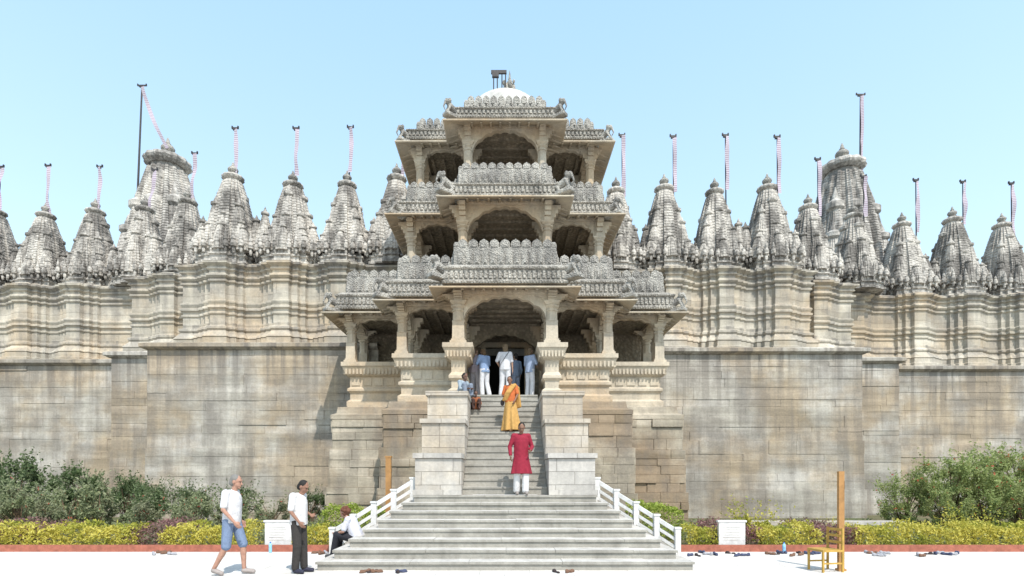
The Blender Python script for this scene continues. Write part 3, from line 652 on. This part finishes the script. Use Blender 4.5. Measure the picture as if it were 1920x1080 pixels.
# ------------------------------------------------------------------ flagpoles
ban,nt,b=newmat('striped_banner_cloth'); t=N(nt,'ShaderNodeNewGeometry'); sp=N(nt,'ShaderNodeSeparateXYZ'); nt.links.new(t.outputs['Position'],sp.inputs[0])
fr=mth(nt,'FRACT',mth(nt,'MULTIPLY',sp.outputs[2],11))
nt.links.new(ramp(nt,fr,.4,.6,(.46,.42,.46,1),(.30,.23,.28,1)),b.inputs['Base Color']); b.inputs['Roughness'].default_value=.9
def flag(x,y,z0,x1,z1,big=0):
    e=empty('flagpole','thin dark pole with crossbar and faded striped banner above a spire','flagpole',(x,y,z0),'temple flagpoles')
    H=z1-z0; dx=x1-x; r=.032 if not big else .06
    mb=MB(); mb.tube([(0,0,0),(dx,0,H)],[r,r*.7]); mb.obj('pole',M['dark'],e)
    mb=MB(); w=.15 if not big else .26; mb.box(dx-w,dx+w,-.03,.03,H-.04,H+.02); mb.box(dx-w*.6,dx+w*.3,-.05,.05,H-.1,H-.04); mb.box(dx-w,dx-w+.05,-.03,.03,H,H+.08); mb.box(dx+w-.05,dx+w,-.03,.03,H,H+.08); mb.obj('crossbar',M['dark'],e)
    mb=MB(); n=16; vs=[];fs=[]; L=R.uniform(.62,.86); ph=R.uniform(0,6)
    for k in range(n+1):
        t=k/n
        if big==1: cx=dx+.1+1.35*t**1.4; z=H-.15-t*3.4; bw=.1
        else: cx=dx*(1-t*L)+.06+.014*math.sin(t*7+ph); z=H-.08-t*H*L; bw=.095*(1-.25*abs(math.sin(t*5+ph)))
        yy=-.06+.03*math.sin(t*11+x)
        vs+=[(cx-bw,yy,z),(cx+bw,yy+.06*math.sin(t*7+ph),z+.02)]
    for k in range(n): fs.append((2*k,2*k+1,2*k+3,2*k+2))
    mb.add(vs,fs); mb.obj('banner',ban,e,True)
def wz(py,d): return 1.7+(896-py)*d/1020
def wx(px,d): return (px-947)*d/1020
for (x,y),ptop in zip(SPL,[(441,240),(555,240),(657,238),(757,290),(365,287),(290,318),(187,312),(90,310),(2,312),(-90,310)]):
    flag(x+.08,y-.0,13.9,wx(ptop[0],y),wz(ptop[1],y))
for (x,y),ptop in zip(SPR,[(1166,253),(1262,255),(1360,253),(1457,256),(1533,298),(1619,330),(1717,337),(1805,340),(1896,343),(1990,345)]):
    flag(wx(ptop[0],y)+.03,y,13.4,wx(ptop[0],y),wz(ptop[1],y))
flag(-20.5,30.2,15.0,-20.15,wz(160,30.2),1); flag(19.95,30.6,15.5,20.0,wz(177,30.6),2)
# ------------------------------------------------------------------ people
def V(p): return Vector((p[0],-p[1],p[2]))
CM={}
def cm(n,c,r=.85):
    k=(n,c)
    if k not in CM: CM[k]=plain(n,c,r,.14,.25,14)
    return CM[k]
def base_pose():
    p=dict(pel=(0,0,.95),chest=(0,.01,1.26),neck=(0,-.01,1.46),head=(0,.02,1.60),yaw=0,pitch=0)
    for s_,k in ((-1,'L'),(1,'R')):
        p['sh'+k]=(s_*.17,-.01,1.40); p['el'+k]=(s_*.23,-.03,1.13); p['wr'+k]=(s_*.235,.06,.89)
        p['hip'+k]=(s_*.09,0,.92); p['kn'+k]=(s_*.1,.03,.50); p['an'+k]=(s_*.1,-.01,.085); p['toe'+k]=(s_*.12,.14,.035)
    return p
def person(label,loc,rz,po,wear,skin=(.42,.25,.17),hair=(.02,.018,.016),vox=.009,sc=1,hairstyle='short',fem=False):
    p=base_pose(); p.update(po); J={k:(V(v) if isinstance(v,tuple) else v) for k,v in p.items()}
    hr=Matrix.Rotation(math.radians(p['yaw']),3,'Z')@Matrix.Rotation(math.radians(p['pitch']),3,'X')
    sw=.92 if fem else 1
    def Hd(x,f,z): return J['head']+hr@Vector((x,-f,z))
    mb=MB()
    mb.ell(J['pel'],(.15,.105,.12)); mb.capsule(J['pel'],J['chest'],.115,.12); mb.ell(J['chest'],(.155*sw,.11,.17)); mb.capsule(J['shL'],J['shR'],.06,.06)
    mb.capsule(J['neck']-Vector((0,0,.05)),J['head']-Vector((0,0,.03)),.056,.05)
    mb.ell(J['head']+hr@Vector((0,.008,.025)),(.074,.092,.095),hr); mb.ell(Hd(0,.03,-.035),(.056,.062,.075),hr); mb.capsule(Hd(0,.088,.012),Hd(0,.108,-.022),.011,.015)
    mb.ell(Hd(0,.09,-.058),(.024,.012,.012),hr); mb.ell(Hd(0,.08,-.092),(.022,.018,.018),hr); mb.ell(Hd(0,.08,.04),(.05,.016,.012),hr)
    for s_ in (-1,1): mb.ell(Hd(s_*.076,-.005,-.005),(.012,.022,.034),hr)
    for k in 'LR':
        s_=-1 if k=='L' else 1
        mb.capsule(J['sh'+k],J['el'+k],.05,.038); mb.capsule(J['el'+k],J['wr'+k],.039,.025)
        d=(J['wr'+k]-J['el'+k]).normalized(); side=Vector((0,-1,0)); side=(side-d*side.dot(d))
        if side.length<.2: side=Vector((1,0,0))-d*d.x
        side.normalize(); palmn=d.cross(side)*(1 if s_>0 else -1); w=J['wr'+k]
        if palmn.dot(Vector((-s_,0,0)))<0: palmn=-palmn
        mb.capsule(w+d*.03-side*.014,w+d*.075-side*.022,.018,.016); mb.capsule(w+d*.03+side*.014,w+d*.078+side*.022,.019,.016); mb.capsule(w+d*.02,w+d*.07,.02,.018)
        for off,L in ((-.03,.06),(-.010,.074),(.010,.08),(.030,.070)):
            a=w+d*.08+side*off; b=a+d*L*.5+palmn*.008; c=b+d*L*.42+palmn*.026
            mb.capsule(a,b,.0098,.009,8); mb.capsule(b,c,.009,.0075,8)
        a=w+d*.03+side*.028; b=a+d*.032+side*.026+palmn*.01; c=b+d*.03+palmn*.012; mb.capsule(a,b,.012,.0105,8); mb.capsule(b,c,.0105,.009,8)
        mb.capsule(J['hip'+k],J['kn'+k],.083,.054); mb.capsule(J['kn'+k],J['kn'+k].lerp(J['an'+k],.35),.052,.056); mb.capsule(J['kn'+k].lerp(J['an'+k],.3),J['an'+k],.055,.036)
        mb.capsule(J['an'+k]-Vector((0,0,.035)),J['toe'+k],.04,.032)
    me=remesh(mb,'person_body',cm('skin',skin,.6),vox,3)
    o=mkobj('person',me,None,loc); o.rotation_euler=(0,0,math.radians(rz)); o.scale=(sc,)*3; top(o,label,'person')
    for s_ in (-1,1):
        e=MB(); e.ell(Hd(s_*.03,.088,.012),(.012,.008,.007),hr,8,6); e.obj('eye',cm('eye',(.03,.02,.02),.3),o,True)
    e=MB(); e.ell(Hd(0,.1,-.058),(.022,.006,.006),hr,8,6); e.obj('mouth',cm('lips',(.25,.09,.08),.5),o,True)
    h=MB(); h.ell(Hd(0,-.022,.042),(.082,.088,.084),hr); h.ell(Hd(0,-.05,-.015),(.074,.062,.08),hr)
    if hairstyle=='long': h.ell(Hd(0,-.05,-.05),(.09,.072,.12),hr); h.ell(Hd(0,-.03,.03),(.088,.085,.085),hr)
    if hairstyle=='bun': h.ell(Hd(0,-.11,.0),(.05,.045,.05),hr)
    if hairstyle=='curly':
        for i in range(14): a=i*2.4; h.ell(Hd(math.cos(a)*.075,-.02+math.sin(a)*.06-.015,.02+.055*math.sin(i*1.7)),(.045,.045,.045),hr,8,6)
    mkobj('hair',remesh(h,'hair',cm('hair',hair,.7),.009,2),o)
    for w in wear:
        g=MB(); kind=w[0]; colr=w[1]
        if kind=='shirt':
            fr=w[2]; low=w[3] if len(w)>3 else 0; pel=J['pel']-Vector((0,0,low))
            g.ell(J['chest']+Vector((0,0,.03)),(.178*sw,.132,.165)); g.frus(J['chest']+Vector((0,0,.02)),pel-Vector((0,0,.03)),(.178*sw,.135),(.178,.142),fold=.05,seed=loc[0])
            g.capsule(J['shL'],J['shR'],.072,.072); g.capsule(J['neck']-Vector((0,0,.07)),J['neck']-Vector((0,0,.035)),.075,.062)
            for k in 'LR':
                if fr<=1: g.capsule(J['sh'+k],J['sh'+k].lerp(J['el'+k],fr),.074,.062)
                else: g.capsule(J['sh'+k],J['el'+k],.072,.056); g.capsule(J['el'+k],J['el'+k].lerp(J['wr'+k],fr-1),.056,.045)
        elif kind=='legs':
            fr=w[2]; wd=w[3] if len(w)>3 else 0
            g.ell(J['pel']-Vector((0,0,.01)),(.172,.13,.12))
            for k in 'LR':
                if fr<=1: g.capsule(J['hip'+k],J['hip'+k].lerp(J['kn'+k],fr),.102,.085+wd)
                else: g.capsule(J['hip'+k],J['kn'+k],.102,.076+wd*.5); g.capsule(J['kn'+k],J['kn'+k].lerp(J['an'+k],fr-1),.075+wd*.5,.058+wd)
        elif kind=='skirt':
            a=J['pel']+Vector((0,0,.06)); b=V(w[2]); g.frus(a,b,(.165,.13),w[3],n=44,fold=w[4],seed=1.3)
        elif kind=='drape':
            pts=[V(q) for q in w[2]]
            for a,b in zip(pts[:-1],pts[1:]):
                for off in (-.05,-.02,.01,.04): g.capsule(a+Vector((off,0,0)),b+Vector((off*1.2,0,off*.3)),w[3],w[3],8)
        elif kind=='strap':
            for a,b in zip(w[2][:-1],w[2][1:]): g.capsule(V(a),V(b),.014,.014,6)
        elif kind=='bag':
            c=V(w[2]); g.ell(c,w[3])
        elif kind=='shoes':
            for k in 'LR':
                q=MB(); q.capsule(J['an'+k]-Vector((0,0,.03)),J['toe'+k]+Vector((0,0,.005)),.05,.042); mkobj('shoe',remesh(q,'shoe',cm('shoe',colr,.6),.012,2),o)
            continue
        nm={'legs':'trousers','drape':'shawl','strap':'bag_strap'}.get(kind,kind)
        if kind=='legs' and w[2]<1.1: nm='shorts'
        mkobj(nm,remesh(g,nm,cm(nm,colr),.011 if vox<.0095 else .013,3),o)
    return o
person('man in white t-shirt and blue shorts walking across the paving',(wx(434,9.55),9.55,0),90,
 dict(chest=(0,.03,1.26),neck=(0,.04,1.46),head=(0,.08,1.60),pitch=14,
  hipR=(.09,.02,.92),knR=(.1,.15,.52),anR=(.1,.17,.09),toeR=(.1,.33,.04),hipL=(-.09,-.01,.92),knL=(-.1,-.04,.50),anL=(-.1,-.25,.12),toeL=(-.1,-.12,.035),
  elR=(.24,-.08,1.14),wrR=(.22,.06,.92),elL=(-.24,-.02,1.13),wrL=(-.22,.15,.93)),
 [('shirt',(.60,.58,.58),.75,.02),('legs',(.16,.21,.31),.98,.0),('shoes',(.3,.26,.24))],skin=(.38,.21,.15),hair=(.18,.17,.155),vox=.008,sc=1.02)
person('standing man in white shirt and dark trousers looking down',(wx(560,9.75),9.75,0),80,
 dict(chest=(0,.01,1.26),neck=(0,.03,1.45),head=(0,.09,1.57),pitch=32,elR=(.22,-.06,1.14),wrR=(.12,.16,1.06),elL=(-.23,-.02,1.13),wrL=(-.2,.12,.95),
  anR=(.1,.05,.085),toeR=(.12,.2,.035)),
 [('shirt',(.58,.56,.55),.8,.04),('legs',(.04,.036,.033),1.93,.015),('shoes',(.03,.03,.05))],skin=(.26,.14,.095),vox=.008,sc=.98)
person('woman in white top and black trousers sitting hunched on the steps',(-3.12,11.55,0),-95,
 dict(pel=(0,0,.43),chest=(0,.14,.70),neck=(0,.22,.86),head=(0,.29,.97),pitch=35,
  shL=(-.15,.17,.82),shR=(.15,.17,.82),elL=(-.2,.25,.58),elR=(.2,.25,.58),wrL=(-.1,.42,.53),wrR=(.1,.42,.53),
  hipL=(-.09,.02,.41),hipR=(.09,.02,.41),knL=(-.12,.42,.5),knR=(.12,.42,.5),anL=(-.12,.5,.1),anR=(.12,.5,.1),toeL=(-.12,.64,.04),toeR=(.12,.64,.04)),
 [('shirt',(.52,.52,.57),.8,0),('legs',(.02,.02,.025),1.93,.01),('shoes',(.05,.05,.05))],skin=(.38,.21,.15),hair=(.12,.045,.025),vox=.009,hairstyle='curly',fem=True)
person('man in long crimson kurta and white trousers descending the stairs',(wx(977,12.85),12.82,1.3),8,
 dict(head=(0,.07,1.59),pitch=28,yaw=-5,elR=(.27,-.04,1.15),wrR=(.2,.14,1.05),elL=(-.27,-.02,1.14),wrL=(-.27,.1,.92),
  knR=(.1,.06,.5),anR=(.09,.08,.09),toeR=(.1,.22,.035),anL=(-.1,-.06,.09),toeL=(-.11,.1,.035)),
 [('shirt',(.24,.018,.036),1.85,.02),('skirt',(.24,.018,.036),(0,.01,.50),(.25,.19),.08),('legs',(.58,.57,.56),1.93,.03),('shoes',(.25,.22,.2))],skin=(.22,.12,.08),vox=.008,sc=.99)
def tread(i): return 13.1+i*.2625+.13, 1.3+(i+1)*.1875
y,z=tread(8)
person('woman in flowing golden orange sari descending the stairs',(wx(957,y),y,z),-25,
 dict(head=(0,.05,1.60),pitch=18,yaw=15,elL=(-.25,.02,1.15),wrL=(-.16,.2,1.1),elR=(.24,.0,1.15),wrR=(.2,.12,.95),anR=(.08,.06,.085),toeR=(.09,.18,.035)),
 [('shirt',(.48,.13,.04),.8,.0),('skirt',(.48,.28,.09),(.03,-.03,.06),(.29,.28),.14),('drape',(.48,.27,.08),[(-.12,.13,1.0),(0,.16,1.2),(.13,.06,1.43),(.17,-.1,1.35),(.2,-.18,.8)],.05),('shoes',(.2,.1,.05)),('bag',(.05,.04,.04),(-.25,.05,.92),(.07,.05,.1))],
 skin=(.22,.12,.08),hairstyle='bun',fem=True,vox=.0095,sc=.91)
blue=(.20,.28,.43); wh=(.56,.56,.58)
person('person in pale shirt standing in the doorway facing inside',(-1.0,18.1,4.3),150,dict(elL=(-.24,.1,1.2),wrL=(-.15,.25,1.25)),[('shirt',(.45,.42,.5),1.6,.03),('legs',(.4,.4,.45),1.93,.02),('shoes',(.1,.1,.1))],vox=.0105,skin=(.45,.28,.2),sc=1.0,hair=(.08,.05,.03))
person('person in light blue shirt and white trousers seen from behind',(-.66,17.6,4.3),212,dict(pitch=20,chest=(0,.06,1.26),neck=(0,.08,1.45),head=(0,.13,1.57),shL=(-.17,.05,1.4),shR=(.17,.05,1.4),elR=(.24,.12,1.16),wrR=(.1,.28,1.15),elL=(-.24,.12,1.16),wrL=(-.1,.28,1.15),anL=(-.13,-.1,.085),toeL=(-.15,.05,.035)),[('shirt',blue,1.5,.08),('legs',wh,1.93,.03),('shoes',(.3,.3,.3))],vox=.0105,hair=(.10,.06,.03),hairstyle='long',fem=True,skin=(.45,.28,.2),sc=.94)
person('person in white clothes with dark shoulder strap seen from behind',(.0,17.55,4.3),172,dict(yaw=20,elR=(.27,-.02,1.16),wrR=(.20,.14,1.02),anR=(.13,0,.085),toeR=(.17,.13,.035)),[('shirt',wh,.9,.06),('legs',wh,1.93,.03),('strap',(.03,.03,.03),[(-.14,-.05,1.46),(-.05,-.15,1.3),(.12,-.16,1.05),(.17,-.1,.95)]),('shoes',(.3,.3,.3))],vox=.0105,hair=(.14,.10,.06),hairstyle='long',skin=(.45,.28,.2),sc=1.0)
person('person in grey blue top standing behind the others',(.36,18.3,4.3),215,{},[('shirt',(.18,.24,.34),1.5,.05),('legs',(.22,.27,.37),1.93,.02),('shoes',(.1,.1,.1))],vox=.0105,skin=(.4,.25,.18),fem=True,sc=.92)
person('person in pale blue shirt and white trousers seen from behind',(.80,17.58,4.3),140,dict(chest=(0,.03,1.26),elL=(-.24,.06,1.16),wrL=(-.14,.22,1.12),elR=(.24,.06,1.16),wrR=(.12,.24,1.12)),[('shirt',(.28,.34,.46),1.5,.08),('legs',wh,1.93,.03),('shoes',(.3,.3,.3))],vox=.0105,hair=(.10,.07,.04),hairstyle='long',fem=True,skin=(.45,.28,.2),sc=.93)
sit=dict(pel=(0,0,.10),chest=(0,.1,.36),neck=(0,.14,.54),head=(0,.19,.67),pitch=18,shL=(-.15,.1,.49),shR=(.15,.1,.49),elL=(-.2,.2,.26),elR=(.2,.2,.26),wrL=(-.1,.38,.25),wrR=(.1,.38,.25),
 hipL=(-.09,.02,.1),hipR=(.09,.02,.1),knL=(-.13,.32,.38),knR=(.13,.32,.38),anL=(-.12,.36,.05),anR=(.12,.36,.05),toeL=(-.12,.5,.035),toeR=(.12,.5,.035))
person('person in grey blue top sitting on the block pier',(-1.30,16.1,4.06),45,sit,[('shirt',(.26,.31,.35),1.3,0),('legs',(.18,.21,.26),1.9,.02),('shoes',(.1,.1,.1))],vox=.0105,skin=(.16,.09,.065),hairstyle='bun',fem=True,sc=.92)
y,z=tread(12)
person('child in dark orange clothes sitting at the stair edge',(-.9,y+.05,z),10,sit,[('shirt',(.26,.09,.04),1.3,0),('legs',(.06,.035,.03),1.9,.02),('shoes',(.1,.05,.04))],vox=.0105,skin=(.16,.09,.065),fem=True,sc=.72)
# ------------------------------------------------------------------ small things
def sign(x,y,label):
    e=empty('notice_board',label,'sign',(x,y,.06),'garden notice boards')
    mb=MB(); mb.box(-.31,.31,-.04,.04,.0,.6); mb.obj('board',M['white'],e)
    mb=MB(); mb.box(-.34,.34,-.055,.055,.6,.645); mb.obj('cap',M['white'],e)
    mb=MB()
    for k in range(6): mb.box(-.22+R.uniform(0,.03),.22-R.uniform(0,.1),-.044,-.0405,.48-k*.06,.487-k*.06)
    mb.obj('faded_engraving',M['marble'],e)
sign(wx(521,12.75),12.8,'white marble notice board in the hedge border'); sign(wx(1373,12.75),12.8,'white marble notice board in the hedge border')
ch=empty('wooden_chair','yellow varnished wooden chair standing on the paving','chair',(5.86,9.95,0)); ch.rotation_euler=(0,0,math.radians(8)); ch.scale=(.88,.88,.92)
mb=MB(); mb.box(-.24,.24,-.23,.23,.40,.44); mb.obj('seat',M['woody'],ch)
for sx in (-1,1):
    for sy in (-1,1):
        mb=MB(); mb.cbox(sx*.22,sy*.21,0,.40 if sx<0 else .86,.018); mb.obj('leg',M['woody'],ch)
mb=MB()
for z in (.55,.68,.80): mb.box(.207,.233,-.19,.19,z,z+.05)
mb.obj('backrest',M['woody'],ch)
for sy in (-1,1):
    mb=MB(); mb.box(-.2,.2,sy*.21-.012,sy*.21+.012,.16,.19); mb.obj('stretcher',M['woody'],ch)
mb=MB(); mb.box(-.05,.05,-.03,.03,0,1.82); mb.box(-.07,.07,-.06,.06,0,.04); o=mb.obj('wooden_post',M['wood'],None,loc=(6.14,9.95,0)); top(o,'tall plain varnished wooden post standing beside the chair','post')
mb=MB(); mb.box(-.065,.065,-.05,.05,0,2.15); mb.box(-.08,.08,-.06,.06,2.15,2.19); mb.box(-.07,.07,-.055,.055,1.8,1.86); o=mb.obj('wooden_post',M['wood'],None,loc=(-2.88,13.45,.05)); top(o,'short brown wooden post behind the stair railing','post')
def shoemesh(i):
    mb=MB(); mb.ell((0,-.06,.02),(.042,.085,.022),n=10,m=6); mb.ell((0,.07,.02),(.034,.055,.022),n=10,m=6); mb.ell((0,-.075,.045),(.04,.05,.026),n=10,m=6)
    if i: mb.ell((0,.08,.05),(.034,.045,.035),n=10,m=6); mb.ell((0,0,.04),(.036,.07,.026),n=10,m=6)
    return remesh(mb,'shoe',cm('shoe_leather',[(.04,.03,.03),(.16,.09,.06),(.32,.32,.34),(.06,.07,.12)][i]),.01,1)
SH=[shoemesh(i) for i in range(4)]
pos=[(685,1066),(699,1068),(706,1062),(745,1066),(752,1068),(1043,1067),(1068,1068)]
for a,b,n in [(1290,1345,5),(1440,1540,10),(1625,1662,5),(1715,1800,8),(280,330,4),(590,612,3),(1365,1400,3)]:
    for k in range(n): pos.append((a+(b-a)*(k+R.uniform(.2,.8))/n,R.uniform(1037,1044)))
for px,py in pos:
    d=1.7*1020/(py-896)
    if 680<px<1080: d=9.75
    o=mkobj('shoe',R.choice(SH),None,(wx(px,d),d,0)); o.rotation_euler=(0,0,R.uniform(0,6.28)); o.scale=(.88,)*3
    top(o,'discarded visitor shoe lying on the pale paving','shoe','shoes left outside the temple')
for px,dd in ((507,12.35),(1470,12.3)):
    e=empty('water_bottle','small blue plastic water bottle standing by the kerb','bottle',(wx(px,dd),dd,0),'water bottles')
    mb=MB(); mb.loft(CIRC,[(.032,0),(.036,.01),(.036,.1),(.033,.11),(.036,.12),(.036,.18),(.014,.22)]); mb.obj('bottle_body',cm('blue_plastic',(.25,.5,.7),.2),e,True)
    mb=MB(); mb.loft(CIRC,[(.016,.22),(.016,.245)]); mb.obj('cap',cm('blue_cap',(.05,.15,.5),.4),e)
# ------------------------------------------------------------------ light, camera
el=math.radians(54); az=math.radians(24)
sv=Vector((math.sin(az)*math.cos(el),-math.cos(az)*math.cos(el),math.sin(el)))
sl=bpy.data.lights.new('sun','SUN'); sl.energy=5.0; sl.angle=math.radians(.6); sl.color=(1,.955,.885)
so=mkobj('sun',sl,None,(0,0,30)); so.rotation_euler=sv.to_track_quat('Z','Y').to_euler()
w=bpy.data.worlds.new('World'); scene.world=w; w.use_nodes=True; nt=w.node_tree; bg=nt.nodes['Background']
sk=N(nt,'ShaderNodeTexSky',sky_type='NISHITA'); sk.sun_disc=False; sk.sun_elevation=el; sk.sun_rotation=math.atan2(sv.x,sv.y); sk.dust_density=1.5; sk.ozone_density=1.0; sk.air_density=1.0
tc=N(nt,'ShaderNodeTexCoord'); sz=N(nt,'ShaderNodeSeparateXYZ'); nt.links.new(tc.outputs['Generated'],sz.inputs[0])
hz=ramp(nt,sz.outputs[2],.15,.66,(3.7,4.75,4.7,1),(2.35,3.75,4.9,1))
nt.links.new(mixc(nt,1.0,sk.outputs[0],hz,'ADD'),bg.inputs[0]); bg.inputs[1].default_value=.15
cam=bpy.data.cameras.new('camera'); co=mkobj('camera',cam,None,(0,0,1.7)); co.rotation_euler=(math.pi/2,0,0)
cam.lens=36*1020/1920; cam.sensor_width=36; cam.shift_y=356/1920; cam.shift_x=13/1920; cam.clip_end=2000; cam.clip_start=.1
scene.camera=co
scene.view_settings.view_transform='Standard'; scene.view_settings.look='None'; scene.view_settings.exposure=0
